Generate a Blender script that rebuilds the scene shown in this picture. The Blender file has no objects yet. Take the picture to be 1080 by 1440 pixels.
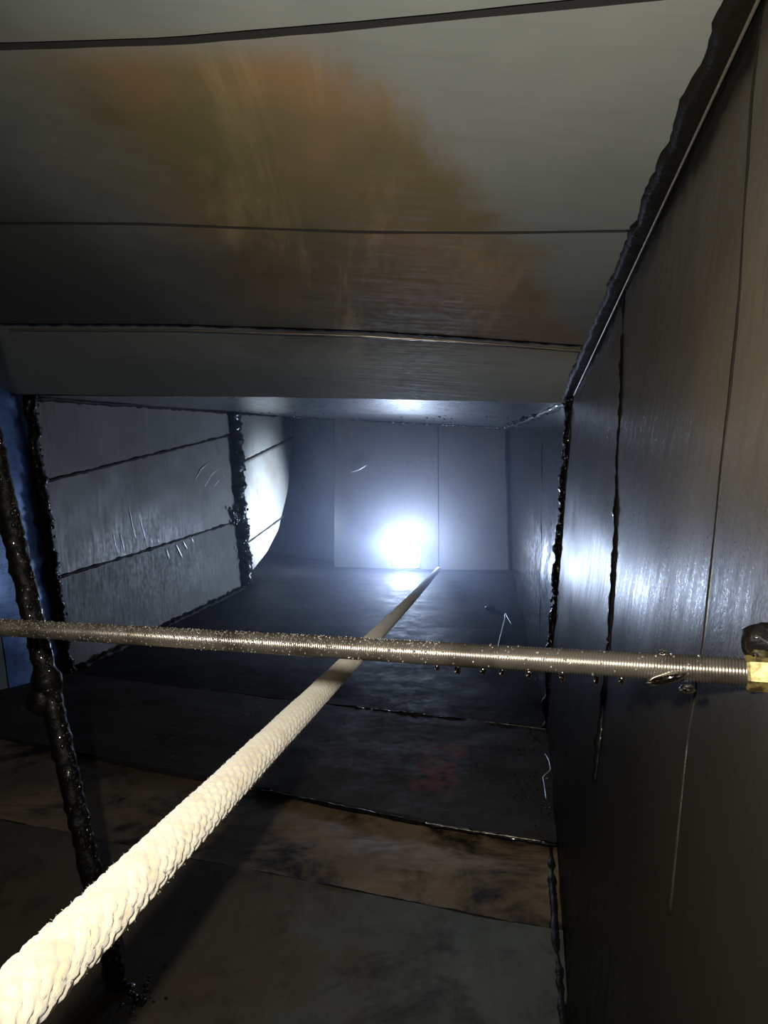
import bpy, bmesh, math, random
from mathutils import Vector, noise as mnoise
random.seed(7)
scene = bpy.context.scene
COL = scene.collection
H = 0.45                                   # eye height above the lowest floor plates

# ------------------------------------------------------------------ camera, world, exposure
cam_data = bpy.data.cameras.new('camera')
cam_data.sensor_fit = 'VERTICAL'
cam_data.sensor_height = 24.0
cam_data.lens = 24.0 * 900.0 / 1440.0
cam_data.clip_start = 0.01
camera = bpy.data.objects.new('camera', cam_data)
camera.location = (0, 0, H)
camera.rotation_euler = (math.pi / 2, 0, 0)
COL.objects.link(camera)
scene.camera = camera

world = bpy.data.worlds.new('world')
scene.world = world
world.use_nodes = True
world.node_tree.nodes['Background'].inputs[0].default_value = (0.5, 0.55, 0.65, 1)
world.node_tree.nodes['Background'].inputs[1].default_value = 0.004

vs = scene.view_settings
vs.view_transform = 'Standard'
vs.look = 'None'
vs.exposure = 0.05
vs.gamma = 1.0
vs.use_curve_mapping = False

# the phone's own flash, beside the lens
FLASH_POWER = 8.5
fl = bpy.data.lights.new('phone_flash', 'SPOT')
fl.energy = FLASH_POWER
fl.color = (1.0, 0.95, 0.86)
fl.spot_size = math.radians(165)
fl.spot_blend = 1.0
fl.shadow_soft_size = 0.004
flash = bpy.data.objects.new('phone_flash', fl)
flash.location = (-0.026, -0.01, H + 0.022)
flash.rotation_euler = Vector((0.25, 1.0, 0.18)).to_track_quat('-Z', 'Y').to_euler()
COL.objects.link(flash)

LAMP_EMISSION = 150.0
SIDE_FILL_POWER = 260.0
HAZE_DENSITY = 0.18

scene.cycles.adaptive_threshold = 0.02
scene.cycles.max_bounces = 5
scene.cycles.diffuse_bounces = 4
scene.cycles.glossy_bounces = 4

# ------------------------------------------------------------------ duct surfaces
# each surface is ruled between two corner lines A (t = 0) and B (t = 1); s runs along the duct
S = {
 'ceil': ([(.0793,-.15,.2385),(.1586,.269,.215),(.2967,1.0,.18)], [(-.958,-.15,.3085),(-.871,.335,.281),(-.70,1.25,.2295)], [0,.36,1]),
 'ceil2': ([(.2967,1.0,.18),(.4776,2.456,.327),(.58,3.3,.41)], [(-.70,1.25,.2295),(-.475,2.72,.415),(-.56,3.4,.50)], [0,.65,1]),
 'wr': ([(.0793,-.15,.2385),(.1586,.269,.215),(.2967,1.0,.18)], [(.0,-.15,-.272),(.1086,.376,-.3007),(.255,.99,-.3355)], [0,.40,1]),
 'wr2': ([(.2967,1.0,.18),(.4776,2.456,.327)], [(.255,.99,-.3355),(.4895,2.449,-.223)], [0,1]),
 'floor': ([(.0,-.15,-.272),(.1086,.376,-.3007),(.255,.99,-.3355)], [(-.93,-.15,-.254),(-.83,.45,-.288),(-.66,1.32,-.337)], [0,.46,1]),
 'floor2': ([(.255,.99,-.3355),(.4895,2.449,-.223),(.60,3.2,-.165)], [(-.66,1.32,-.337),(-.4913,2.267,-.2645),(-.70,3.3,-.175)], [0,.6,1]),
 'wl': ([(-.70,1.25,.2295),(-.529,2.27,.358),(-.43,2.98,.442)], [(-.66,1.32,-.337),(-.4913,2.267,-.2645),(-.375,2.93,-.21)], [0,.58,1]),
 'wl0': ([(-.958,-.15,.3085),(-.70,1.25,.2295)], [(-.93,-.15,-.254),(-.66,1.32,-.337)], [0,1]),
 'wb': ([(-.205,2.625,.43),(.4776,2.456,.345)], [(-.205,2.625,-.235),(.4895,2.449,-.235)], [0,1]),
 'recess': ([(-.70,3.19,.52),(-.19,2.76,.50)], [(-.70,3.19,-.25),(-.19,2.76,-.25)], [0,1]),
 'back_side': ([(-.205,2.625,.43),(-.205,3.2,.49)], [(-.205,2.625,-.235),(-.205,3.2,-.20)], [0,1]),
}
INSIDE = {'ceil': (0,0,-1), 'ceil2': (0,0,-1), 'wr': (-1,0,0), 'wr2': (-1,0,0), 'floor': (0,0,1), 'floor2': (0,0,1),
          'wl': (1,0,0), 'wl0': (1,0,0), 'wb': (0,-1,0), 'recess': (0,-1,0), 'back_side': (-1,0,0)}

def line(P, k, s):
    if s <= k[0]: i = 0
    elif s >= k[-1]: i = len(k) - 2
    else: i = max(j for j in range(len(k) - 1) if k[j] <= s)
    w = (s - k[i]) / (k[i + 1] - k[i])
    return Vector(P[i]).lerp(Vector(P[i + 1]), w)

def on(surf, s, t):
    A, B, k = S[surf]
    p = line(A, k, s).lerp(line(B, k, s), t)
    p.z += H
    return p

def inward(surf, s, t):
    e = 1e-3
    p = on(surf, s, t)
    n = (on(surf, s + e, t) - p).cross(on(surf, s, t + e) - p).normalized()
    return n if n.dot(Vector(INSIDE[surf])) > 0 else -n

def interp(pts, x):
    """piecewise-linear y(x) through a list of (x, y), extended beyond its ends"""
    pts = sorted(pts)
    if len(pts) == 1: return pts[0][1]
    for i in range(len(pts) - 1):
        if x <= pts[i + 1][0] or i == len(pts) - 2:
            (x0, y0), (x1, y1) = pts[i], pts[i + 1]
            return y0 + (y1 - y0) * (x - x0) / (x1 - x0)

def nz(x, y, z=0.0): return mnoise.noise(Vector((x, y, z)))

# ------------------------------------------------------------------ object helpers
def link(name, verts, faces, mat, parent=None, smooth=True, uvs=None):
    me = bpy.data.meshes.new(name)
    me.from_pydata([tuple(v) for v in verts], [], faces)
    if uvs is not None:
        lay = me.uv_layers.new(name='st')
        for lp in me.loops: lay.data[lp.index].uv = uvs[lp.vertex_index]
    if smooth: me.polygons.foreach_set('use_smooth', [True] * len(me.polygons))
    me.update()
    if mat: me.materials.append(mat)
    o = bpy.data.objects.new(name, me)
    COL.objects.link(o)
    if parent: o.parent = parent
    return o

def tag(o, label=None, category=None, group=None, kind=None):
    for k, v in (('label', label), ('category', category), ('group', group), ('kind', kind)):
        if v: o[k] = v
    return o

def empty(name, loc=(0, 0, 0)):
    o = bpy.data.objects.new(name, None)
    o.location = loc
    COL.objects.link(o)
    return o

def structure(name, label):
    o = empty(name)
    return tag(o, label, 'duct', kind='structure')

def panel(parent, surf, lo, hi, along, mat, u0=0.0, u1=1.0, gap=0.0015, lift=(0.0, 0.0), bulge=0.0015, nu=40, nv=14, seed=0, name='panel', depth=0.007, rough=0.0006):
    """a sheet between two seams. along = 't': seams are s(t); along = 's': seams are t(s)."""
    verts, uvs = [], []
    idx = {}
    for i in range(nu + 1):
        u = u0 + (u1 - u0) * i / nu
        a, b = interp(lo, u), interp(hi, u)
        if along == 't': pa, pb = on(surf, a, u), on(surf, b, u)
        else: pa, pb = on(surf, u, a), on(surf, u, b)
        L = max((pb - pa).length, 1e-4)
        for j in range(nv + 1):
            v = j / nv
            g = gap + rough * nz(u * 60, seed * 3.1 + (0 if v < .5 else 9))
            c = a + (b - a) * (g / L + v * (1 - 2 * g / L))
            s, t = (c, u) if along == 't' else (u, c)
            n = inward(surf, s, t)
            p = on(surf, s, t)
            edge = math.sin(math.pi * v)
            d = lift[0] * (1 - v) + lift[1] * v + bulge * edge * nz(p.x * 5 + seed, p.y * 5, p.z * 5) + bulge * .5 * nz(p.x * 17 + seed, p.y * 17, p.z * 17)
            idx[i, j] = len(verts)
            verts.append(p + n * d)
            uvs.append((s, t))
    faces = []
    for i in range(nu):
        for j in range(nv):
            faces.append((idx[i, j], idx[i + 1, j], idx[i + 1, j + 1], idx[i, j + 1]))
    ring = [(i, 0) for i in range(nu + 1)] + [(nu, j) for j in range(1, nv + 1)] + [(i, nv) for i in range(nu - 1, -1, -1)] + [(0, j) for j in range(nv - 1, 0, -1)]
    base = len(verts)
    for (i, j) in ring:
        s, t = uvs[idx[i, j]]
        verts.append(verts[idx[i, j]] - inward(surf, s, t) * depth)
        uvs.append((s, t))
    # duplicate the rim so the folded edge stays crisp
    rim = len(verts)
    for (i, j) in ring:
        verts.append(verts[idx[i, j]].copy()); uvs.append(uvs[idx[i, j]])
    m = len(ring)
    for q in range(m):
        faces.append((rim + q, base + q, base + (q + 1) % m, rim + (q + 1) % m))
    o = link(name, verts, faces, mat, parent, True, uvs)
    o.data.materials.append(M_dark)                     # folded rim painted black so the open seams stay dark
    for f in o.data.polygons[nu * nv:]: f.material_index = 1
    return o

def shell(parent, surf, mat, s0, s1, t0=-0.02, t1=1.02, off=0.012, name='backing_sheet'):
    verts, faces = [], []
    n = 16
    for i in range(n + 1):
        for j in range(7):
            s, t = s0 + (s1 - s0) * i / n, t0 + (t1 - t0) * j / 6
            verts.append(on(surf, s, t) - inward(surf, s, t) * off)
    for i in range(n):
        for j in range(6):
            a = i * 7 + j
            faces.append((a, a + 7, a + 8, a + 1))
    return link(name, verts, faces, mat, parent)

def tube(name, pts, radius, mat, parent=None, ring=10, lump=0.0, lump_scale=60.0, flat=1.0, flat_dir=None, seed=0.0, caps=True):
    """lumpy tube through pts; radius a number or a function of 0..1; flat squeezes it along flat_dir"""
    verts, faces = [], []
    n = len(pts)
    for i, p in enumerate(pts):
        tan = (pts[min(i + 1, n - 1)] - pts[max(i - 1, 0)]).normalized()
        up = Vector(flat_dir) if flat_dir is not None else Vector((0, 0, 1))
        if abs(up.dot(tan)) > .95: up = Vector((1, 0, 0))
        x = tan.cross(up).normalized(); y = x.cross(tan).normalized()
        r = radius(i / (n - 1)) if callable(radius) else radius
        for j in range(ring):
            a = 2 * math.pi * j / ring
            d = x * math.cos(a) + y * math.sin(a) * flat
            k = r
            if lump:
                q = p + d * r
                k += lump * (nz(q.x * lump_scale + seed, q.y * lump_scale, q.z * lump_scale) + .5 * nz(q.x * lump_scale * 2.7, q.y * lump_scale * 2.7 + seed, q.z * lump_scale * 2.7))
            verts.append(p + d * max(k, r * .25))
    for i in range(n - 1):
        for j in range(ring):
            faces.append((i * ring + j, i * ring + (j + 1) % ring, (i + 1) * ring + (j + 1) % ring, (i + 1) * ring + j))
    if caps:
        faces.append(tuple(range(ring))[::-1]); faces.append(tuple((n - 1) * ring + j for j in range(ring)))
    return link(name, verts, faces, mat, parent)

def resample(pts, n):
    L = [0.0]
    for a, b in zip(pts, pts[1:]): L.append(L[-1] + (b - a).length)
    out = []
    for i in range(n):
        d = L[-1] * i / (n - 1)
        k = 0
        while k < len(L) - 2 and L[k + 1] < d: k += 1
        out.append(pts[k].lerp(pts[k + 1], (d - L[k]) / max(L[k + 1] - L[k], 1e-9)))
    return out

def on_path(surf, st, n, off=0.0):
    return [p for p in resample([on(surf, s, t) + inward(surf, s, t) * off for s, t in st], n)]

def blobs(name, places, mat, parent, squash=1.0):
    """many tiny drops in one mesh: (centre, radius, stretch downwards)"""
    verts, faces = [], []
    for c, r, dz in places:
        b = len(verts)
        for k in range(1, 4):
            ph = math.pi * k / 4
            for j in range(7):
                a = 2 * math.pi * j / 7
                verts.append(c + Vector((r * math.sin(ph) * math.cos(a), r * math.sin(ph) * math.sin(a), r * dz * math.cos(ph))))
        top = len(verts); verts.append(c + Vector((0, 0, r * dz)))
        bot = len(verts); verts.append(c - Vector((0, 0, r * dz * 1.25)))
        for k in range(2):
            for j in range(7):
                faces.append((b + k * 7 + j, b + (k + 1) * 7 + j, b + (k + 1) * 7 + (j + 1) % 7, b + k * 7 + (j + 1) % 7))
        for j in range(7):
            faces.append((top, b + j, b + (j + 1) % 7))
            faces.append((bot, b + 14 + (j + 1) % 7, b + 14 + j))
    return tag(link(name, verts, faces, mat, parent), kind='stuff')

def ragged_strip(name, surf, along, u0, u1, n, lo, hi, mat, parent, height=0.003, rag=0.0, m=6, seed=0, scale=40.0, off=0.0):
    """a lumpy smear of tar lying on a surface between two edges with ragged outline"""
    verts, faces = [], []
    for i in range(n + 1):
        u = u0 + (u1 - u0) * i / n
        a = lo(u) + rag * (nz(u * scale, seed) + .6 * nz(u * scale * 3.3, seed + 5))
        b = hi(u) + rag * (nz(u * scale, seed + 11) + .6 * nz(u * scale * 3.3, seed + 17))
        for j in range(m + 1):
            v = j / m
            c = a + (b - a) * v
            s, t = (u, c) if along == 's' else (c, u)
            p = on(surf, s, t)
            h = height * math.sqrt(max(0, math.sin(math.pi * v))) * (1 + .7 * nz(p.x * 70 + seed, p.y * 70, p.z * 70)) + off
            if j in (0, m): h = min(off, 0.0) - .0015
            verts.append(p + inward(surf, s, t) * h)
    for i in range(n):
        for j in range(m):
            q = i * (m + 1) + j
            faces.append((q, q + m + 1, q + m + 2, q + 1))
    return link(name, verts, faces, mat, parent)

# ------------------------------------------------------------------ materials
class Mat:
    def __init__(self, name):
        self.m = bpy.data.materials.new(name); self.m.use_nodes = True
        self.n = self.m.node_tree.nodes; self.l = self.m.node_tree.links
        self.b = self.n['Principled BSDF']
        self.geo = self.n.new('ShaderNodeNewGeometry')
        self.pos = self.geo.outputs['Position']
    def put(self, sock, v):
        if hasattr(v, 'is_linked') or isinstance(v, bpy.types.NodeSocket): self.l.new(v, sock)
        else: sock.default_value = v
    def map(self, scale, src=None, rot=(0, 0, 0)):
        k = self.n.new('ShaderNodeMapping')
        self.l.new(src or self.pos, k.inputs['Vector']); k.inputs['Scale'].default_value = scale; k.inputs['Rotation'].default_value = rot
        return k.outputs[0]
    def noise(self, scale, detail=4, vec=None, rough=.6, dist=0.0):
        k = self.n.new('ShaderNodeTexNoise')
        self.l.new(vec or self.pos, k.inputs['Vector'])
        k.inputs['Scale'].default_value = scale; k.inputs['Detail'].default_value = detail
        k.inputs['Roughness'].default_value = rough; k.inputs['Distortion'].default_value = dist
        return k.outputs[0]
    def step(self, v, a, b, lo=0.0, hi=1.0):
        k = self.n.new('ShaderNodeMapRange'); k.interpolation_type = 'SMOOTHSTEP'
        self.put(k.inputs[0], v)
        for i, x in enumerate((a, b, lo, hi)): k.inputs[i + 1].default_value = x
        return k.outputs[0]
    def math(self, op, a, b=0.0):
        k = self.n.new('ShaderNodeMath'); k.operation = op
        self.put(k.inputs[0], a); self.put(k.inputs[1], b)
        return k.outputs[0]
    def mix(self, f, a, b):
        k = self.n.new('ShaderNodeMix'); k.data_type = 'RGBA'
        self.put(k.inputs[0], f)
        self.put(k.inputs[6], (*a, 1) if isinstance(a, tuple) and len(a) == 3 else a)
        self.put(k.inputs[7], (*b, 1) if isinstance(b, tuple) and len(b) == 3 else b)
        return k.outputs[2]
    def bump(self, h, strength=.2, dist=.002, normal=None):
        k = self.n.new('ShaderNodeBump'); k.inputs['Strength'].default_value = strength; k.inputs['Distance'].default_value = dist
        self.l.new(h, k.inputs['Height'])
        if normal: self.l.new(normal, k.inputs['Normal'])
        return k.outputs[0]
    def uv(self):
        k = self.n.new('ShaderNodeUVMap'); k.uv_map = 'st'
        s = self.n.new('ShaderNodeSeparateXYZ'); self.l.new(k.outputs[0], s.inputs[0])
        return s.outputs[0], s.outputs[1]
    def set(self, **kw):
        for k, v in kw.items():
            self.put(self.b.inputs[k.replace('_', ' ')], (*v, 1) if isinstance(v, tuple) and len(v) == 3 else v)
        return self

def srgb(r, g, b):
    f = lambda c: (c / 255 / 12.92) if c <= 10 else ((c / 255 + .055) / 1.055) ** 2.4
    return (f(r), f(g), f(b))

def sheet(name, a, b, grime=(.012, .010, .008), grime_lo=.62, grime_hi=.8, rough=(.5, .72), metallic=.1, coat=.08, coat_rough=.35, streak=(3, 3, 40), streak_amt=.35, bump=.15, extra=None, spec=.5, fine_scale=90.0, fine_bump=.35):
    M = Mat(name)
    big = M.noise(3.2, 5)
    st = M.noise(6.0, 5, M.map(streak), .65)
    fine = M.noise(fine_scale, 3)
    col = M.mix(M.step(big, .3, .7), a, b)
    dark = tuple(c * .45 for c in a)
    col = M.mix(M.math('MULTIPLY', M.step(st, .45, .75), streak_amt), col, dark)
    M.damp = None
    if extra: col = extra(M, col, st)
    gn = M.noise(9.0, 7, None, .7, .6)
    g = M.step(gn, grime_lo, grime_hi)
    col = M.mix(g, col, grime)
    M.set(Base_Color=col, Metallic=metallic, Roughness=M.math('ADD', M.step(st, .3, .7, rough[0], rough[1]), M.step(fine, .3, .7, -.06, .06)),
          Coat_Weight=coat, Coat_Roughness=coat_rough, Specular_IOR_Level=M.math('MULTIPLY', M.damp, spec) if M.damp else spec)
    M.set(Normal=M.bump(fine, bump * fine_bump, .0006, M.bump(st, bump, .002)))
    return M.m

def ceiling_stain_falloff(M, col, st, falloff_amt=.85):
    s, t = M.uv()
    wob = M.math('MULTIPLY', M.math('SUBTRACT', M.noise(7.0, 7, None, .7, .4), .5), .15)
    tw = M.math('ADD', t, wob)
    right_edge = M.math('ADD', tw, M.math('MULTIPLY', s, .41))          # t + .41 s against .331
    r = M.step(right_edge, .300, .350)
    left_edge = M.math('SUBTRACT', tw, M.math('MULTIPLY', s, .22))
    l = M.step(left_edge, .19, .31, 1, 0)
    top = M.step(s, .37, .40)
    mask = M.math('MULTIPLY', M.math('MULTIPLY', r, l), top)
    fade = M.step(s, .74, .88, 1, .3)
    mask = M.math('MULTIPLY', mask, fade)
    streaks = M.noise(5.0, 6, M.map((1.6, .30, 1.0)), .7, .6)
    blot = M.noise(11.0, 5, None, .6, .5)
    rust = M.mix(M.step(blot, .35, .65), (.10, .076, .026), (.160, .098, .040))
    rust = M.mix(M.step(streaks, .53, .66), rust, (.30, .21, .10))
    near_right = M.step(right_edge, .36, .50, 1, 0)
    rust = M.mix(M.math('MULTIPLY', near_right, .6), rust, (.240, .142, .068))
    olive = M.step(M.noise(4.0, 4), .46, .62)
    rust = M.mix(M.math('MULTIPLY', olive, .5), rust, (.085, .088, .030))
    col = M.mix(M.math('MULTIPLY', mask, .95), col, rust)
    dark_mask = M.step(M.math('ADD', M.math('SUBTRACT', t, M.math('MULTIPLY', s, .10)), M.math('MULTIPLY', M.math('SUBTRACT', M.noise(5.0, 6, None, .65), .5), .22)), .19, .42)  # flash falloff painted into the colour: ceiling darkens towards the left
    return M.mix(M.math('MULTIPLY', dark_mask, falloff_amt), col, (.032, .031, .026))

def wall_darkening(M, col, st):
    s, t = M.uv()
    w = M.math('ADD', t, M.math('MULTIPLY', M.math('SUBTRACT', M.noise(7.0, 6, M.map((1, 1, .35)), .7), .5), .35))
    dark_mask = M.step(w, .37, .56)  # darker towards the floor, with a ragged edge
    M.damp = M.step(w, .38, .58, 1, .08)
    col = M.mix(M.math('MULTIPLY', dark_mask, .93), col, (.010, .009, .007))
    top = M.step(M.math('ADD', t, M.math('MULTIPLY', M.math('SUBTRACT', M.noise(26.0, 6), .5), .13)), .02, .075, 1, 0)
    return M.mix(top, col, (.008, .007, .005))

M_ceiling = sheet('ceiling_sheet', (.205, .210, .190), (.150, .162, .148), streak=(2, 22, 2), streak_amt=.14, bump=.07, extra=ceiling_stain_falloff, grime_lo=.72, grime_hi=.9, coat=.0, rough=(.62, .8), metallic=.0, spec=.15)
M_ceiling_end = sheet('ceiling_sheet_end', (.56, .60, .51), (.42, .46, .40), streak=(2, 30, 2), streak_amt=.3, extra=lambda M, c, st: ceiling_stain_falloff(M, c, st, .6), grime_lo=.66, grime_hi=.9, coat=.0, rough=(.62, .8), metallic=.0, spec=.15)  # lighter copy of the ceiling sheet; brighter flash painted into its colour
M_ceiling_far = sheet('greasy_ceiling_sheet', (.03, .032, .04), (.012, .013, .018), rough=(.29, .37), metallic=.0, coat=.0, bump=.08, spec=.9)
M_right = sheet('wall_sheet_brown', (.090, .073, .049), (.056, .047, .034), rough=(.28, .42), streak=(30, 30, 2), streak_amt=.45, extra=wall_darkening, metallic=.0, bump=.06, spec=.22, fine_scale=700.0, fine_bump=2.5, coat=.0, grime_lo=.68, grime_hi=.9)
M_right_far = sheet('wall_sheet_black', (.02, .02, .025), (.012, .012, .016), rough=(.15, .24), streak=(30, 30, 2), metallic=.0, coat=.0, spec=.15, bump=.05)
def wall_rust(M, col, st):
    k = M.step(M.noise(4.5, 6, None, .65, .5), .50, .72)
    col = M.mix(M.math('MULTIPLY', k, .55), col, (.12, .088, .062))
    return M.mix(M.math('MULTIPLY', M.step(M.noise(22.0, 6, M.map((1, 1, .4)), .7), .54, .72), .5), col, (.03, .03, .03))
M_left = sheet('wall_sheet_grey', (.20, .195, .175), (.145, .142, .130), rough=(.42, .6), streak=(20, 20, 2), streak_amt=.3, metallic=.1, coat=.0, spec=.35, extra=wall_rust, grime_lo=.70, grime_hi=.9)
M_left_low = sheet('wall_sheet_streaked', (.125, .13, .108), (.075, .08, .065), rough=(.5, .65), streak=(30, 30, 2), streak_amt=.7, metallic=.0, coat=.0, spec=.25, grime_lo=.6, grime_hi=.82)
M_left_blue = sheet('wall_sheet_blue_reflection', (.10, .21, .48), (.06, .14, .36), rough=(.25, .4), metallic=.3, coat=.5, grime_lo=.56, grime_hi=.7)  # lamp's blue reflection painted into the base colour of this sheet
M_back = sheet('end_sheet', (.105, .094, .084), (.07, .065, .060), metallic=.15, streak=(25, 25, 2), coat=.1)
M_recess = sheet('recess_sheet', (.16, .17, .2), (.12, .13, .16), metallic=.1, coat=.1)
def floor_mottle(M, col, st):
    s, t = M.uv()
    k = M.step(M.math('ADD', t, M.math('MULTIPLY', M.math('SUBTRACT', M.noise(9.0, 6, None, .65), .5), .35)), .10, .24)
    col = M.mix(M.math('MULTIPLY', k, .8), col, (.062, .042, .024))
    return M.mix(M.math('MULTIPLY', M.step(M.noise(38.0, 6, None, .7), .5, .72), .55), col, (.018, .015, .012))
M_floor_teal = sheet('floor_sheet_teal', (.125, .140, .125), (.060, .066, .054), rough=(.6, .8), grime_lo=.55, grime_hi=.75, coat=.0, streak=(18, 5, 5), streak_amt=.5, spec=.10, extra=floor_mottle)
M_floor_brown = sheet('floor_sheet_brown', (.26, .185, .105), (.10, .072, .045), rough=(.6, .8), grime_lo=.43, grime_hi=.62, coat=.0, streak=(5, 18, 5), streak_amt=.5, spec=.10)
def red_patch(M, col, st):
    s, t = M.uv()
    a = M.math('ADD', t, M.math('MULTIPLY', M.math('SUBTRACT', M.noise(30.0, 5), .5), .03))
    m = M.math('MULTIPLY', M.step(a, .11, .125), M.step(a, .165, .18, 1, 0))
    m = M.math('MULTIPLY', m, M.math('MULTIPLY', M.step(s, .72, .75), M.step(s, .86, .9, 1, 0)))
    m = M.math('MULTIPLY', m, M.step(M.noise(60.0, 4), .38, .55))
    sp = M.math('MULTIPLY', M.step(M.noise(110.0, 3), .6, .68), M.step(M.noise(6.0, 3), .42, .6))
    col = M.mix(M.math('MULTIPLY', sp, .5), col, (.14, .125, .11))
    return M.mix(M.math('MULTIPLY', m, .8), col, (.15, .055, .055))
M_floor_tar = sheet('floor_sheet_tarred', (.050, .044, .038), (.026, .022, .020), rough=(.75, .9), grime_lo=.5, grime_hi=.75, coat=.0, bump=.5, extra=red_patch, spec=.03)
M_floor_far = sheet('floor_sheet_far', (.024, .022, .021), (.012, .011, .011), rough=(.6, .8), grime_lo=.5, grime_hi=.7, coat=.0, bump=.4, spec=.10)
M_dark = Mat('seam_gap_black').set(Base_Color=(.006, .005, .004), Roughness=.7).m

def tar(name, rough=.18, col=(.0025, .002, .0016)):
    M = Mat(name)
    M.set(Base_Color=col, Roughness=max(rough, .5), Coat_Weight=.35 if rough < .4 else 0.0, Coat_Roughness=.04, Specular_IOR_Level=.1 if rough < .4 else .04)
    M.set(Normal=M.bump(M.noise(420.0, 3), .6, .0008, M.bump(M.noise(120.0, 3), .5, .002)))
    return M.m
M_tar = tar('wet_tar')
M_tar_dull = tar('dry_tar', .5, (.009, .0075, .005))
M_bare = Mat('bare_edge_metal').set(Base_Color=(.34, .28, .20), Metallic=.8, Roughness=.35).m
M_scratch = Mat('scratched_bright_metal').set(Base_Color=(.75, .78, .82), Metallic=.6, Roughness=.35).m
Mr = Mat('greasy_steel_thread')
Mr.set(Base_Color=Mr.mix(Mr.step(Mr.noise(45.0, 5), .4, .65), (.16, .14, .115), (.065, .055, .043)), Metallic=.85, Roughness=.30, Coat_Weight=.5, Coat_Roughness=.1)
M_rod = Mr.m
M_bead = Mat('wet_grease_bead').set(Base_Color=(.10, .09, .075), Metallic=.3, Roughness=.12, Coat_Weight=1.0, Coat_Roughness=.03).m
M_drop = Mat('wet_tar_drop').set(Base_Color=(.006, .005, .004), Roughness=.07, Specular_IOR_Level=.8).m
M_film = Mat('brown_grease').set(Base_Color=(.20, .16, .12), Roughness=.08, Transmission_Weight=1.0, IOR=1.46, Coat_Weight=.8, Coat_Roughness=.05, Subsurface_Weight=.0).m
M_goo = Mat('pale_grease').set(Base_Color=(.28, .22, .16), Roughness=.08, Transmission_Weight=1.0, IOR=1.46, Coat_Weight=.8, Coat_Roughness=.04).m
Mz = Mat('yellow_zinc')
Mz.set(Base_Color=Mz.mix(Mz.step(Mz.noise(300.0, 4), .4, .62), (.30, .235, .075), (.07, .052, .02)), Metallic=.75, Roughness=.4)
M_zinc = Mz.m
Mp = Mat('cotton_rope')
Mp.set(Base_Color=Mp.mix(Mp.step(Mp.noise(70.0, 5), .42, .72), (.88, .78, .54), (.70, .56, .34)), Roughness=.95, Sheen_Weight=.8, Sheen_Roughness=.6)
Mp.set(Normal=Mp.bump(Mp.noise(900.0, 2), .5, .0006))
M_rope = Mp.m
M_lamp_body = Mat('black_lamp_plastic').set(Base_Color=(.02, .02, .022), Roughness=.4).m
Ml = Mat('lamp_diffuser')
Ml.set(Base_Color=(.9, .9, .9), Roughness=.5)
Ml.b.inputs['Emission Color'].default_value = (.56, .70, 1.0, 1)
Ml.b.inputs['Emission Strength'].default_value = LAMP_EMISSION
M_lens = Ml.m

# ------------------------------------------------------------------ ceiling
ceiling = structure('ceiling', 'lapped grey sheet metal duct ceiling stained rust brown')
shell(ceiling, 'ceil', M_dark, -.6, 1.0, -.05)
shell(ceiling, 'ceil2', M_dark, 0.0, 1.0, -.05, off=.02)
C0 = [(0, -.55), (1, -.45)]
C1 = [(.0, .353), (.068, .361), (.17, .373), (.257, .382), (.349, .386), (1, .40)]
C2 = [(.0, .532), (.109, .537), (.215, .538), (.379, .530), (.498, .531), (1, .535)]
C3 = [(.0, .768), (.15, .740), (.267, .724), (.471, .712), (.702, .714), (1, .725)]
C4 = [(.0, 1.012), (.466, .988), (1.0, .978)]
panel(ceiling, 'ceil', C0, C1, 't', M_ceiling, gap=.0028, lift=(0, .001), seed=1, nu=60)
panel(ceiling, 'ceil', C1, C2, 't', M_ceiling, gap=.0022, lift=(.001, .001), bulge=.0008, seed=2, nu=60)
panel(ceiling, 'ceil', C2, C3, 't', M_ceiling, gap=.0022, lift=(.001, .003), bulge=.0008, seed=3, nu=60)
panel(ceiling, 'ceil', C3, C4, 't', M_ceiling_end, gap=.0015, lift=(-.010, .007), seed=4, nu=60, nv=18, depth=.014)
D1 = [(0, .26), (1, .32)]
D2 = [(0, .66), (1, .66)]
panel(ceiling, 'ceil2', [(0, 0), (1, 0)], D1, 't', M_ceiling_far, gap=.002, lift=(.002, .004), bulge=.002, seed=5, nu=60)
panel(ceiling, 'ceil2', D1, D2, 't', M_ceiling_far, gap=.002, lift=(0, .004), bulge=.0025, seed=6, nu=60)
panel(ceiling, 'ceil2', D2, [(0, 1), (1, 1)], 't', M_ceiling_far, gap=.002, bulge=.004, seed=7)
# tar along the right-hand corner, on the ceiling and on the wall, and the bare edge between
ragged_strip('tar_band', 'ceil', 's', -.1, 1.0, 260, lambda u: -.004, lambda u: .0145 + .004 * u, M_tar_dull, ceiling, .0012, .0030, 9, 3, off=.0055)
tube('corner_edge', on_path('wr', [(-.1, .024), (.40, .022), (.75, .020), (.96, .018)], 60, .0046), .0009, M_bare, ceiling, 6)
tube('seam_lip', on_path('ceil', [(s + .012, t) for t, s in C3 if t < .9], 120, .0045), .0012, M_bare, ceiling, 6, .0006, 60)
tube('tar_bead', on_path('ceil', [(s + .002, t) for t, s in C3 if t < 1], 220, .001), .0036, M_tar, ceiling, 8, .0022, 70, .7)
tube('tar_bead', on_path('ceil', [(s, t) for t, s in C4], 260, -.002), .005, M_tar_dull, ceiling, 8, .004, 60)
tube('tar_bead', on_path('ceil2', [(.02, .004), (.32, .004), (.64, .006)], 120, .004), .007, M_tar, ceiling, 8, .005, 50)
tube('tar_bead', on_path('ceil2', [(.64, .0), (.645, .3), (.645, .62)], 140, .004), .006, M_tar, ceiling, 8, .005, 55)
tube('tar_bead', on_path('ceil2', [(.0, 1.0), (.25, .99), (.45, .985), (.65, .98)], 140, .004), .007, M_tar_dull, ceiling, 8, .005, 50)
dr = []
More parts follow.
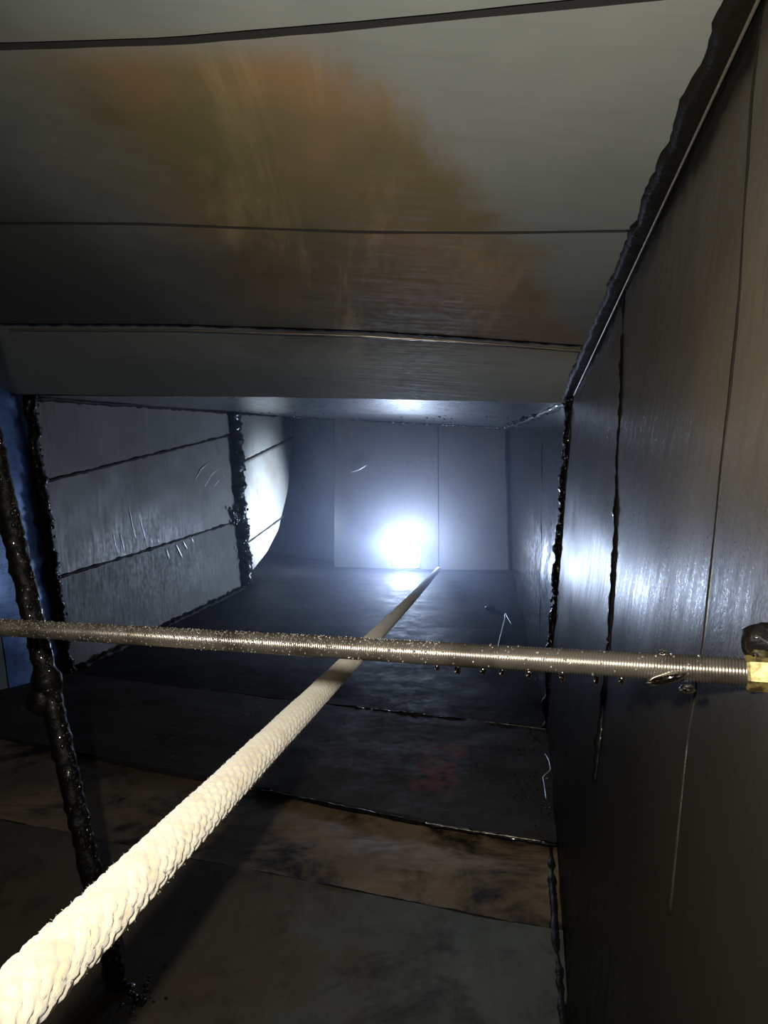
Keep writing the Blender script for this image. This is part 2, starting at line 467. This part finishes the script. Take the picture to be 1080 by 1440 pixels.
for i in range(120):
    s, t = .655 + random.uniform(-.02, .004), random.uniform(0, .95)
    dr.append((on('ceil2', s, t) + inward('ceil2', s, t) * .006, random.uniform(.002, .005), random.uniform(.8, 1.6)))
for i in range(60):
    s, t = random.uniform(.2, .64), random.uniform(.0, .03)
    dr.append((on('ceil2', s, t) + inward('ceil2', s, t) * .006, random.uniform(.002, .0045), 1.2))
for i in range(50):
    s, t = random.uniform(.25, .64), random.uniform(.05, .9)
    dr.append((on('ceil2', s, t) + inward('ceil2', s, t) * .003, random.uniform(.0015, .003), .8))
blobs('grease_drops', dr, M_drop, ceiling)

# ------------------------------------------------------------------ right wall
wall_right = structure('wall_right', 'brown greasy sheet metal right duct wall with upright seams')
shell(wall_right, 'wr', M_dark, -.6, 1.0, -.03, 1.03)
shell(wall_right, 'wr2', M_dark, 0, 1.1, -.03, 1.03)
W2 = [(.0, .39), (.095, .378), (.261, .345), (.441, .321), (.513, .312), (.586, .309), (.698, .295), (1, .27)]
W1 = [(.0, .64), (.048, .628), (.327, .555), (.569, .477), (.739, .448), (1, .41)]
WJ = [(0, 1.0), (1, 1.0)]
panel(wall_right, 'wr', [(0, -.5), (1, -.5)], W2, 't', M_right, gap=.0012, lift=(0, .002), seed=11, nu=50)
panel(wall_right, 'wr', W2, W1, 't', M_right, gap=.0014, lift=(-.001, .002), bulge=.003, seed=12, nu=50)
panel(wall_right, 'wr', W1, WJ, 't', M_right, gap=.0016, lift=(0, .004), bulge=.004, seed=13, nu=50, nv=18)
R1 = [(0, .282), (.738, .171), (1, .14)]
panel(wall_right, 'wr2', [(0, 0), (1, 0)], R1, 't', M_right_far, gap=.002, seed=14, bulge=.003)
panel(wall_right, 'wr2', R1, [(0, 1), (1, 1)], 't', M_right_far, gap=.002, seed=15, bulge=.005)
tube('tar_bead', on_path('wr', [(s, t) for t, s in W1 if t < .8], 160, .001), .0028, M_tar, wall_right, 8, .0016, 90)
tube('standing_seam', on_path('wr', [(s + .004, t) for t, s in W2 if t < .95], 120, .0006), .0009, M_right, wall_right, 8, .0002, 40)
tube('tar_flange', on_path('wr', [(.992, t) for t in (.0, .25, .5, .75, 1.0)], 220, .003), .009, M_tar, wall_right, 10, .006, 60)
ragged_strip('tar_band', 'wr', 's', -.1, 1.0, 240, lambda u: -.004, lambda u: .035 + .02 * max(0, nz(u * 9, 4)), M_tar_dull, wall_right, .0016, .012, 6, 21)
dr = []
for i in range(170):
    t = random.uniform(-.01, .75)
    s = .992 + random.gauss(0, .012)
    dr.append((on('wr', s, t) + inward('wr', s, t) * random.uniform(.004, .011), random.uniform(.0012, .003), 1.2))
blobs('grease_drops', dr, M_drop, wall_right)

# ------------------------------------------------------------------ left wall
wall_left = structure('wall_left', 'grey left duct wall of long sheets between tarred flanges')
shell(wall_left, 'wl0', M_dark, -.4, 1.0, -.03, 1.03)
panel(wall_left, 'wl0', [(0, -.3), (1, -.3)], [(0, .90), (1, .90)], 't', M_left_low, seed=20, nu=24)
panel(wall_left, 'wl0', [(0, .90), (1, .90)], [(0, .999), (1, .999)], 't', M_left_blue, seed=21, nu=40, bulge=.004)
T0, T1 = [(0, .0), (1, .0)], [(0, 1.0), (1, 1.0)]
LA = [(.0, .303), (.021, .297), (.205, .238), (.503, .149), (.56, .13)]
LB = [(.0, .645), (.2, .638), (.528, .62), (.56, .618)]
panel(wall_left, 'wl', T0, LA, 's', M_left, .008, .556, gap=.0018, lift=(0, .003), seed=22, nu=50)
panel(wall_left, 'wl', LA, LB, 's', M_left, .008, .556, gap=.0018, lift=(-.001, .003), seed=23, nu=50, bulge=.004)
panel(wall_left, 'wl', LB, T1, 's', M_left_low, .008, .556, gap=.0018, lift=(-.001, .002), seed=24, nu=50, bulge=.004)
# beyond the second flange the sheets end in a rounded edge where the duct turns off to the left
END = [(0, 1.0), (.018, .997), (.321, .955), (.511, .905), (.747, .81), (.853, .724), (.934, .613), (1.0, .585)]
LA2 = [(.57, .305), (.602, .293), (.985, .146)]
LB2 = [(.57, .771), (.594, .763), (.873, .672)]
def end_panel(t_lo, t_hi, mat, seed):
    """sheet from the flange to the curved end, with the end rolled away from the duct"""
    nu, nv, lip = 26, 22, 8
    verts, uvs, faces = [], [], []
    for j in range(nv + 1):
        v = j / nv
        # t of this row at the flange; rows follow the lengthwise seams
        row = []
        a0, a1 = t_lo, t_hi
        tl = lambda s: interp(a0, s) + (interp(a1, s) - interp(a0, s)) * v
        se = .95
        for _ in range(12): se = .5 * se + .5 * interp(END, min(1, max(0, tl(se))))
        se = max(se, .575)
        for i in range(nu + 1):
            s = .565 + (se - .565) * i / nu
            t = tl(s)
            p = on('wl', s, t); n = inward('wl', s, t)
            row.append((p + n * (.003 * nz(p.x * 6 + seed, p.y * 6, p.z * 6) * math.sin(math.pi * v)), (s, t)))
        s, t = se, tl(se)
        p = row[-1][0]; n = inward('wl', s, t); d = (on('wl', s, t) - on('wl', s - .02, t)).normalized()
        R = .06
        for q in range(1, lip + 1):
            a = math.pi / 2 * q / lip
            row.append((p + d * R * math.sin(a) - n * R * (1 - math.cos(a)), (s, t)))
        verts += [r[0] for r in row]; uvs += [r[1] for r in row]
    w = nu + 1 + lip
    for j in range(nv):
        for i in range(w - 1):
            q = j * w + i
            faces.append((q, q + 1, q + w + 1, q + w))
    o = link('panel', verts, faces, mat, wall_left, True, uvs)
    md = o.modifiers.new('thickness', 'SOLIDIFY'); md.thickness = .003; md.offset = 0
    return o
gapd = .004
end_panel([(0, .0), (1, .0)], [(a, b - gapd) for a, b in LA2], M_left, 31)
end_panel([(a, b + gapd) for a, b in LA2], [(a, b - gapd) for a, b in LB2], M_left, 32)
end_panel([(a, b + gapd) for a, b in LB2], [(0, 1.0), (1, 1.0)], M_left, 33)
shell(wall_left, 'wl', M_dark, 0, .60, .0, 1.0)
tube('seam_tar', on_path('wl', [(s, t) for s, t in LA], 90, .001), .0042, M_tar_dull, wall_left, 8, .003, 40)
tube('seam_tar', on_path('wl', [(s, t) for s, t in LB], 90, .001), .0040, M_tar_dull, wall_left, 8, .003, 40)
tube('seam_tar', on_path('wl', LA2, 60, .000), .005, M_tar_dull, wall_left, 8, .002, 40)
tube('seam_tar', on_path('wl', LB2, 60, .000), .004, M_tar_dull, wall_left, 8, .002, 40)
tube('tar_flange', on_path('wl', [(.0, -.02), (.0, .5), (.004, 1.02)], 200, .004), .013, M_tar, wall_left, 10, .009, 45)
tube('tar_flange', on_path('wl', [(.561, -.01), (.560, .49), (.578, .99)], 200, .006), lambda u: .027 + .008 * math.exp(-(u / .05) ** 2), M_tar, wall_left, 12, .013, 45)
dr = []
for i in range(230):
    k = random.random()
    if k < .5: s, t, o, r = .000 + random.gauss(.002, .003), random.uniform(0, 1), .014, (.0012, .0035)
    else: s, t, o, r = .565 + random.gauss(0, .01), random.uniform(0, 1), .022, (.002, .005)
    dr.append((on('wl', s, t) + inward('wl', s, t) * o * random.uniform(.5, 1.2), random.uniform(*r), 1.2))
for i in range(40):
    s, t = .55 + random.gauss(-.01, .012), .58 + random.gauss(0, .03)
    dr.append((on('wl', s, t) + inward('wl', s, t) * .012, random.uniform(.003, .009), 1.2))
blobs('grease_drops', dr, M_drop, wall_left)
# wipe marks scraped bright through the grease
for st, r in (([(.175, .43), (.179, .521), (.188, .60)], .0014), ([(.198, .435), (.203, .52), (.212, .605)], .0016), ([(.13, .53), (.135, .60)], .0010), ([(.148, .54), (.153, .62)], .0010),
              ([(.225, .59), (.228, .62)], .0010), ([(.245, .60), (.248, .625)], .0009), ([(.268, .655), (.276, .71)], .0012), ([(.300, .65), (.318, .72)], .0016), ([(.325, .645), (.338, .69)], .0013), ([(.355, .64), (.362, .665)], .0010),
              ([(.385, .36), (.41, .31), (.44, .285)], .0018), ([(.42, .40), (.45, .345), (.485, .315)], .0020), ([(.45, .42), (.48, .38), (.51, .36)], .0016)):
    tube('scratch', on_path('wl', st, 14, .0022), lambda u, r=r: r * (.35 + math.sin(math.pi * u)), M_scratch, wall_left, 6, 0, 1, .35, inward('wl', *st[0]))

# ------------------------------------------------------------------ end wall
wall_back = structure('wall_back', 'dim grey duct end wall behind the glaring lamp')
panel(wall_back, 'wb', [(0, .0), (1, .0)], [(0, .613), (1, .606)], 't', M_back, gap=.002, seed=41, nu=20)
panel(wall_back, 'wb', [(0, .613), (1, .606)], [(0, 1.0), (1, 1.0)], 't', M_back, gap=.002, seed=42, nu=20, lift=(.002, .002))
panel(wall_back, 'back_side', [(0, 0), (1, 0)], [(0, 1), (1, 1)], 't', M_recess, seed=44, nu=10, nv=6)
panel(wall_back, 'recess', [(0, 0), (1, 0)], [(0, 1), (1, 1)], 't', M_recess, seed=43, nu=10, nv=6)
tube('corner_bead', [on('wb', .995, t) + Vector((-.006, -.004, 0)) for t in [i / 60 for i in range(61)]], .006, M_tar_dull, wall_back, 8, .003, 40)
shell(wall_back, 'wb', M_dark, 0, 1.02, off=.02)

# ------------------------------------------------------------------ floor
floor = structure('floor', 'dark greasy lapped floor plates of the duct')
shell(floor, 'floor', M_dark, -.6, 1.0, -.03, 1.03)
shell(floor, 'floor2', M_dark, 0, 1.0, -.06, 1.06, .02)
F4 = [(.0, .375), (.256, .446), (.339, .455), (1, .53)]
F2 = [(.0, .537), (.011, .538), (.224, .570), (.317, .581), (.475, .602), (.568, .612), (1, .66)]
F1 = [(.0, .655), (.019, .656), (.132, .669), (.334, .703), (.623, .740), (.783, .762), (1, .79)]
F3 = [(0, .982), (.326, .983), (1, .999)]
panel(floor, 'floor', [(0, -.5), (1, -.5)], F4, 't', M_floor_teal, gap=.001, lift=(0, .002), seed=51, nu=60)
panel(floor, 'floor', F4, F2, 't', M_floor_teal, gap=.001, lift=(-.001, .003), bulge=.004, seed=52, nu=60, rough=.0015)
panel(floor, 'floor', F2, F1, 't', M_floor_brown, gap=.0012, lift=(-.001, .001), bulge=.004, seed=53, nu=60, rough=.002)
panel(floor, 'floor', F1, F3, 't', M_floor_tar, gap=.0014, lift=(.006, .006), bulge=.005, seed=54, nu=80, nv=24, rough=.002)
G1 = [(0, .24), (1, .26)]
G2 = [(0, .52), (1, .55)]
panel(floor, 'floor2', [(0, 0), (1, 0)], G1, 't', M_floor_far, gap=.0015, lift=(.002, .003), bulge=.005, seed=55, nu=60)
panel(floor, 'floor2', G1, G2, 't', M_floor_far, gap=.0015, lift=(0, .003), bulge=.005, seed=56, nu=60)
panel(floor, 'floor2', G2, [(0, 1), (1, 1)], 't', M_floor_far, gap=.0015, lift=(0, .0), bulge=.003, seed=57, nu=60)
tube('seam_tar', on_path('floor', [(s - .004, t) for t, s in F1 if t < .5], 160, .0045), .0022, M_tar, floor, 8, .0015, 80)
tube('seam_tar', on_path('floor', [(s, t) for t, s in F3 if t < .5], 160, .005), .0024, M_tar, floor, 8, .002, 80)
tube('seam_tar', on_path('floor', [(s, t) for t, s in F2 if t < .6], 160, .001), .0014, M_tar_dull, floor, 8, .001, 80)
tube('seam_lip', on_path('floor', [(s - .006, t) for t, s in ((.012, .656), (.05, .660), (.09, .664), (.132, .669))], 70, .0066), .0005, M_bare, floor, 6, .0008, 160)
tube('seam_lip', on_path('floor', [(.972, .006), (.975, .05), (.977, .10)], 50, .0078), .0005, M_bare, floor, 6, .0008, 160)
tube('corner_tar', on_path('floor', [(.3, .004), (.538, .006), (.655, .006), (.98, .004)], 220, .001), .0028, M_tar_dull, floor, 8, .0022, 70)
tube('corner_tar', on_path('floor2', [(0, .99), (.3, .985), (.58, .985)], 160, .003), .008, M_tar_dull, floor, 8, .007, 40)
dr = []
for i in range(40):
    s, t = random.gauss(.45, .012), random.gauss(.272, .006)
    dr.append((on('floor', s, t) + Vector((0, 0, .002)), random.uniform(.0006, .0018), .8))
for i in range(80):
    s, t = random.uniform(.67, .97), abs(random.gauss(0, .02)) + .004
    dr.append((on('floor', s, t) + Vector((0, 0, .008)), random.uniform(.0006, .0016), .8))
blobs('grease_drops', dr, M_drop, floor)

# ------------------------------------------------------------------ haze in the far section
def hz(surf, s, t, off): return on(surf, s, t) + inward(surf, s, t) * off
c = [on('ceil2', .02, -.03), on('ceil2', .02, 1.03), on('ceil2', .98, 1.1), on('ceil2', .98, -.03)]
fl_ = [on('floor2', .02, -.03), on('floor2', .02, 1.03), on('floor2', .98, 1.1), on('floor2', .98, -.03)]
hv = [p + Vector((0, 0, .03)) for p in c] + [p - Vector((0, 0, .03)) for p in fl_]
haze = link('haze', hv, [(0, 1, 2, 3), (7, 6, 5, 4), (0, 4, 5, 1), (1, 5, 6, 2), (2, 6, 7, 3), (3, 7, 4, 0)], None, None, False)
hb = bmesh.new(); hb.from_mesh(haze.data); bmesh.ops.recalc_face_normals(hb, faces=hb.faces); hb.to_mesh(haze.data); hb.free()
hm = bpy.data.materials.new('bluish_haze'); hm.use_nodes = True
hn = hm.node_tree; hn.nodes.clear()
ho = hn.nodes.new('ShaderNodeOutputMaterial'); hs = hn.nodes.new('ShaderNodeVolumeScatter')
hs.inputs['Color'].default_value = (.60, .72, 1, 1); hs.inputs['Density'].default_value = HAZE_DENSITY; hs.inputs['Anisotropy'].default_value = .8
hn.links.new(hs.outputs[0], ho.inputs['Volume'])
haze.data.materials.append(hm)
tag(haze, 'thin bluish haze glowing around the lamp', 'haze', kind='stuff')

# ------------------------------------------------------------------ work light at the far end
LC = Vector((.068, 2.42, H - .132))
work_light = empty('work_light', (LC.x, LC.y, H - .222))
tag(work_light, 'glaring round white lamp standing at the far end of the duct', 'lamp')
AX = Vector((-.30, -.95, .06)).normalized()
def lathe(name, prof, mat, parent, centre, axis, n=40):
    """prof: (distance along axis, radius)"""
    x = axis.orthogonal().normalized(); y = axis.cross(x)
    verts, faces = [], []
    for d, r in prof:
        for j in range(n):
            a = 2 * math.pi * j / n
            verts.append(centre + axis * d + (x * math.cos(a) + y * math.sin(a)) * r - parent.location)
    for i in range(len(prof) - 1):
        for j in range(n):
            faces.append((i * n + j, i * n + (j + 1) % n, (i + 1) * n + (j + 1) % n, (i + 1) * n + j))
    return link(name, verts, faces, mat, parent)
R = .056
lathe('lens', [(R * math.sin(a), R * math.cos(a)) for a in [math.pi / 2 * k / 12 for k in range(-5, 12)]] + [(R, .0005)], M_lens, work_light, LC - AX * .02, AX)
lathe('bezel', [(R * d, R * q) for d, q in ((-.64, .76), (-.59, .80), (-.59, .86), (-.67, .90), (-.82, .90), (-.85, .8))], M_lamp_body, work_light, LC - AX * .02, AX)
lathe('housing', [(R * d, R * q) for d, q in ((-.80, .82), (-.96, .8), (-1.09, .6), (-1.15, .01))], M_lamp_body, work_light, LC - AX * .02, AX)
side_fill = bpy.data.lights.new('work_light_fill', 'SPOT')  # added spot outside the globe, aimed sideways to brighten the left wall end
side_fill.energy = SIDE_FILL_POWER; side_fill.color = (.56, .72, 1.0); side_fill.spot_size = math.radians(64); side_fill.spot_blend = 1.0; side_fill.shadow_soft_size = .03
side_fill_o = bpy.data.objects.new('side_fill', side_fill)
side_fill_o.location = LC + AX * .055 - work_light.location
side_fill_o.rotation_euler = Vector((-.51, .17, .10)).to_track_quat('-Z', 'Y').to_euler()
side_fill_o.parent = work_light
COL.objects.link(side_fill_o)
foot = []
for sx in (-1, 1):
    side = AX.cross(Vector((0, 0, 1))).normalized() * sx
    p0 = LC - AX * (.02 + R * .74) + side * (R * .9 + .005)
    tube('bracket', [q - work_light.location for q in (p0, p0 + Vector((0, 0, -.05)), Vector((p0.x, p0.y, H - .214)))], .005, M_lamp_body, work_light, 8)
    foot.append(Vector((p0.x, p0.y, H - .216)) - work_light.location)
tube('foot_bar', resample(foot, 6), .006, M_lamp_body, work_light, 8)

# ------------------------------------------------------------------ threaded rod across the duct
RR = Vector((.0985, .1648, H - .0415)); RL = Vector((-.1665, .2775, H - .0500))
rdir = (RL - RR).normalized()
rod = empty('threaded_rod', RR)
rod.scale = (.73, .73, .73)                # thread and nut below are drawn at 10 mm and used at 7.3 mm
tag(rod, 'greasy steel threaded rod crossing the duct above the rope', 'rod')
def threaded(parent, start, dirv, length, r, pitch):
    x = dirv.cross(Vector((0, 0, 1))).normalized(); y = x.cross(dirv)
    ns = 12
    per = 3
    turns = int(length / pitch)
    verts, faces = [], []
    prof = (0.0, -.0008, -.0001)
    total = turns * ns
    for k in range(total + 1):
        a = 2 * math.pi * k / ns
        z = pitch * k / ns
        d = x * math.cos(a) + y * math.sin(a)
        for q in range(per):
            verts.append(start + dirv * (z + pitch * (q / per)) + d * (r + prof[q]))
    for k in range(total):
        for q in range(per - 1):
            a = k * per + q
            faces.append((a, a + per, a + per + 1, a + 1))
        if k + ns + 1 <= total:
            a, b = k * per + per - 1, (k + ns) * per
            faces.append((a, a + per, b + per, b))
    return link('shaft', verts, faces, M_rod, parent)
threaded(rod, -rdir * .012, rdir, 1.25, .0051, .00105)
# hexagonal nut and washer against the wall
def prism(name, centre, axis, r, h, n, mat, parent, hole=0.0):
    x = axis.cross(Vector((0, 0, 1))).normalized(); y = x.cross(axis)
    rings = [(0, r * .93), (h * .12, r), (h * .88, r), (h, r * .93)]
    verts, faces = [], []
    for d, q in rings:
        for j in range(n):
            a = 2 * math.pi * (j + .25) / n
            verts.append(centre + axis * d + (x * math.cos(a) + y * math.sin(a)) * q)
    for i in range(3):
        for j in range(n): faces.append((i * n + j, i * n + (j + 1) % n, (i + 1) * n + (j + 1) % n, (i + 1) * n + j))
    faces.append(tuple(range(n))[::-1]); faces.append(tuple(3 * n + j for j in range(n)))
    return link(name, verts, faces, mat, parent, False)
prism('nut', -rdir * .002, rdir, .0066, .0085, 6, M_zinc, rod)
prism('washer', -rdir * .0040, rdir, .0100, .0018, 24, M_rod, rod)
def lumpy_ball(name, centre, rad, mat, parent, amp=.25, scale=120.0):
    verts, faces = [], []
    nr, ns = 14, 20
    for i in range(nr + 1):
        ph = math.pi * i / nr
        for j in range(ns):
            a = 2 * math.pi * j / ns
            d = Vector((math.sin(ph) * math.cos(a), math.sin(ph) * math.sin(a), math.cos(ph)))
            k = 1 + amp * nz(d.x * 1.7 + centre.x * scale, d.y * 1.7 + centre.y * scale, d.z * 1.7 + centre.z)
            verts.append(centre + Vector((d.x * rad[0], d.y * rad[1], d.z * rad[2])) * k)
    for i in range(nr):
        for j in range(ns): faces.append((i * ns + j, i * ns + (j + 1) % ns, (i + 1) * ns + (j + 1) % ns, (i + 1) * ns + j))
    return link(name, verts, faces, mat, parent)
lumpy_ball('tar_lump', rdir * .001 + Vector((.003, .003, .0105)), (.0085, .006, .0075), M_tar, rod)
lumpy_ball('tar_lump', -rdir * .012 + Vector((.002, .003, -.010)), (.008, .006, .006), M_tar_dull, rod)
# grease: beads coating the far half of the rod, drips hanging under the near half
dr = []
for i in range(2600):
    L = random.uniform(.12, .62) if random.random() < .8 else random.uniform(.02, .7)
    a = random.gauss(-.9, .7)
    dv = Vector((math.sin(a) * .25, math.sin(a) * .9, math.cos(a))).normalized()
    dr.append((rdir * L + dv * .0050, random.uniform(.0002, .0005), 1.0))
blobs('grease_beads', dr, M_bead, rod)
for L, r, h in ((.048, .0012, 1.7), (.057, .0013, 2.4), (.070, .0013, 2.0), (.083, .0014, 1.6), (.094, .0013, 1.6), (.102, .0013, 1.4), (.113, .0014, 1.9), (.122, .0011, 1.4)):
    lumpy_ball('grease_drip', rdir * L + Vector((0, 0, -.0058)), (r, r, r * h), M_film, rod, .1)
tube('grease_smear', [rdir * .027 + Vector((0, -.0052, -.0005)), rdir * .032 + Vector((0, -.0058, -.0022)), rdir * .038 + Vector((0, -.0052, -.0045)), rdir * .0405 + Vector((0, -.0045, -.0052))], lambda u: .0011 + .0012 * math.sin(math.pi * u), M_goo, rod, 8, .0004, 300)
lumpy_ball('grease_drip', rdir * .0265 + Vector((0, -.003, -.0068)), (.0028, .002, .0018), M_goo, rod, .2)
lumpy_ball('grease_drip', rdir * .034 + Vector((0, -.001, .0056)), (.0018, .0016, .0012), M_film, rod, .2)
lumpy_ball('grease_drip', rdir * .004 + Vector((0, -.001, .0060)), (.0010, .0010, .0009), M_film, rod, .2)

# ------------------------------------------------------------------ rope
def rp(Y):
    w = (Y - .169) / (2.30 - .169)
    return Vector((-.0864 + (.196 + .0864) * w, Y, H - .118 + (-.205 + .118) * w - .004 * math.sin(math.pi * min(1, max(0, w)))))
rope = empty('rope', rp(2.30))
tag(rope, 'thick cream braided rope stretched along the duct under the rod', 'rope')
RAD = .0080
ys = []
y = -.25
while y < 2.30:
    ys.append(y)
    y += .0009 if .08 < y < .75 else (.0025 if y < 1.3 else .005)
ys.append(2.30)
NR = 72
verts, faces, frames = [], [], []
arc = 0.0
prev = rp(ys[0])
for i, y in enumerate(ys):
    p = rp(y)
    arc += (p - prev).length; prev = p
    tan = (rp(y + .01) - rp(y - .01)).normalized()
    x = tan.cross(Vector((0, 0, 1))).normalized(); u = x.cross(tan)
    frames.append((p, x, u, tan))
    for j in range(NR):
        a = j / NR
        m = 8.0
        q1 = m * a + arc / .0066; q2 = m * a - arc / .0066
        over = (math.floor(q1) + math.floor(q2)) % 2
        h = abs(math.sin(math.pi * q1)) * .75 + .25 if over else abs(math.sin(math.pi * q2)) * .75 + .25
        h *= .8 + .2 * abs(math.sin(math.pi * (q2 if over else q1)))
        r = RAD + .0013 * (h - .6) + .00035 * nz(p.x * 400 + a * 30, p.y * 400, a * 40) + .0004 * nz(arc * 25, a * 3)
        verts.append(p + (x * math.cos(2 * math.pi * a) + u * math.sin(2 * math.pi * a)) * r - rope.location)
for i in range(len(ys) - 1):
    for j in range(NR):
        faces.append((i * NR + j, i * NR + (j + 1) % NR, (i + 1) * NR + (j + 1) % NR, (i + 1) * NR + j))
faces.append(tuple(range(NR))); faces.append(tuple((len(ys) - 1) * NR + j for j in range(NR))[::-1])
link('braided_sheath', verts, faces, M_rope, rope)
fv, ff = [], []
for i in range(9000):
    k = random.randrange(int(len(ys) * .18), int(len(ys) * .75))
    p, x, u, tan = frames[k]
    a = random.uniform(0, 2 * math.pi)
    out = x * math.cos(a) + u * math.sin(a)
    d = (out * random.uniform(.3, 1) + tan * random.uniform(-1, 1) + x.cross(out) * random.uniform(-.6, .6)).normalized()
    L = random.uniform(.0006, .0019)
    w = d.cross(tan).normalized() * .00004
    b = p + out * (RAD - .0004) - rope.location
    n0 = len(fv)
    fv += [b - w, b + w, b + d * L * .6 + out * L * .15, b + d * L]
    ff += [(n0, n0 + 1, n0 + 2), (n0, n0 + 2, n0 + 3)]
tag(link('fuzz', fv, ff, M_rope, rope, False), kind='stuff')

# ------------------------------------------------------------------ tarred upright bar at the left
B0 = Vector((-.165, .40, H - .304)); B1 = Vector((-.3202, .448, H + .248))
bar = empty('support_bar', B0)
tag(bar, 'tar-coated upright bar leaning beside the left wall, behind the rod', 'bar')
pts = resample([Vector((0, 0, 0)), B1 - B0], 300)
tube('tarred_shaft', pts, lambda u: 0.0062 + .0012 * u + .003 * math.exp(-((u - .35) / .012) ** 2), M_tar, bar, 16, .0014, 160)
dr = []
for i in range(420):
    u = random.random()
    p = (B1 - B0) * u
    a = random.gauss(.1, .5)
    dr.append((p + Vector((math.cos(a), -abs(math.sin(a)) - .1, 0)).normalized() * random.uniform(.0062, .0078), random.uniform(.0006, .0017), 1.3))
blobs('tar_drops', dr, M_drop, bar)
lumpy_ball('tar_knot', (B1 - B0) * .33 + Vector((-.006, -.003, 0)), (.008, .006, .009), M_tar, bar)
lumpy_ball('tar_foot', Vector((0, 0, .002)), (.013, .012, .006), M_tar, bar)

# ------------------------------------------------------------------ scraps
w = empty('wire_scrap', on('floor2', .2, .06))
tag(w, 'thin pale bent wire lying on the far floor by the right wall', 'wire')
q = [on('floor2', .17, .075), on('floor2', .27, .052) + Vector((0, 0, .006)), on('floor2', .286, .05) + Vector((0, 0, .014)), on('floor2', .25, .035) + Vector((0, 0, .004))]
tube('strand', [p + Vector((0, 0, .003)) - w.location for p in resample(q, 30)], .0012, M_scratch, w, 6)
w = empty('tar_stub', on('floor2', .33, .089))
tag(w, 'small black tar stub on the far floor near the bent wire', 'tar lump')
lumpy_ball('lump', Vector((0, 0, .006)), (.014, .012, .009), M_tar, w)
w = empty('thread_scrap', on('floor', .80, .006))
tag(w, 'short curly pale thread stuck at the right edge of the tarred plate', 'thread')
q = [(.86, .004, .012), (.83, .000, .016), (.805, -.002, .014), (.785, .008, .012), (.76, .006, .010), (.735, .005, .010)]
tube('strand', [p - w.location for p in resample([on('floor', a, b) + Vector((-.004, 0, h)) for a, b, h in q], 30)], .0005, M_scratch, w, 6)
w = empty('metal_sliver', on('wb', .15, .37))
tag(w, 'short bright metal sliver stuck to the end wall above the lamp', 'metal scrap')
q = [on('wb', .104, .397), on('wb', .15, .38), on('wb', .198, .345)]
tube('strip', [p + Vector((0, -.012, 0)) - w.location for p in resample(q, 16)], lambda u: .0012 + .0022 * math.sin(math.pi * u), M_scratch, w, 6, 0, 1, .5)
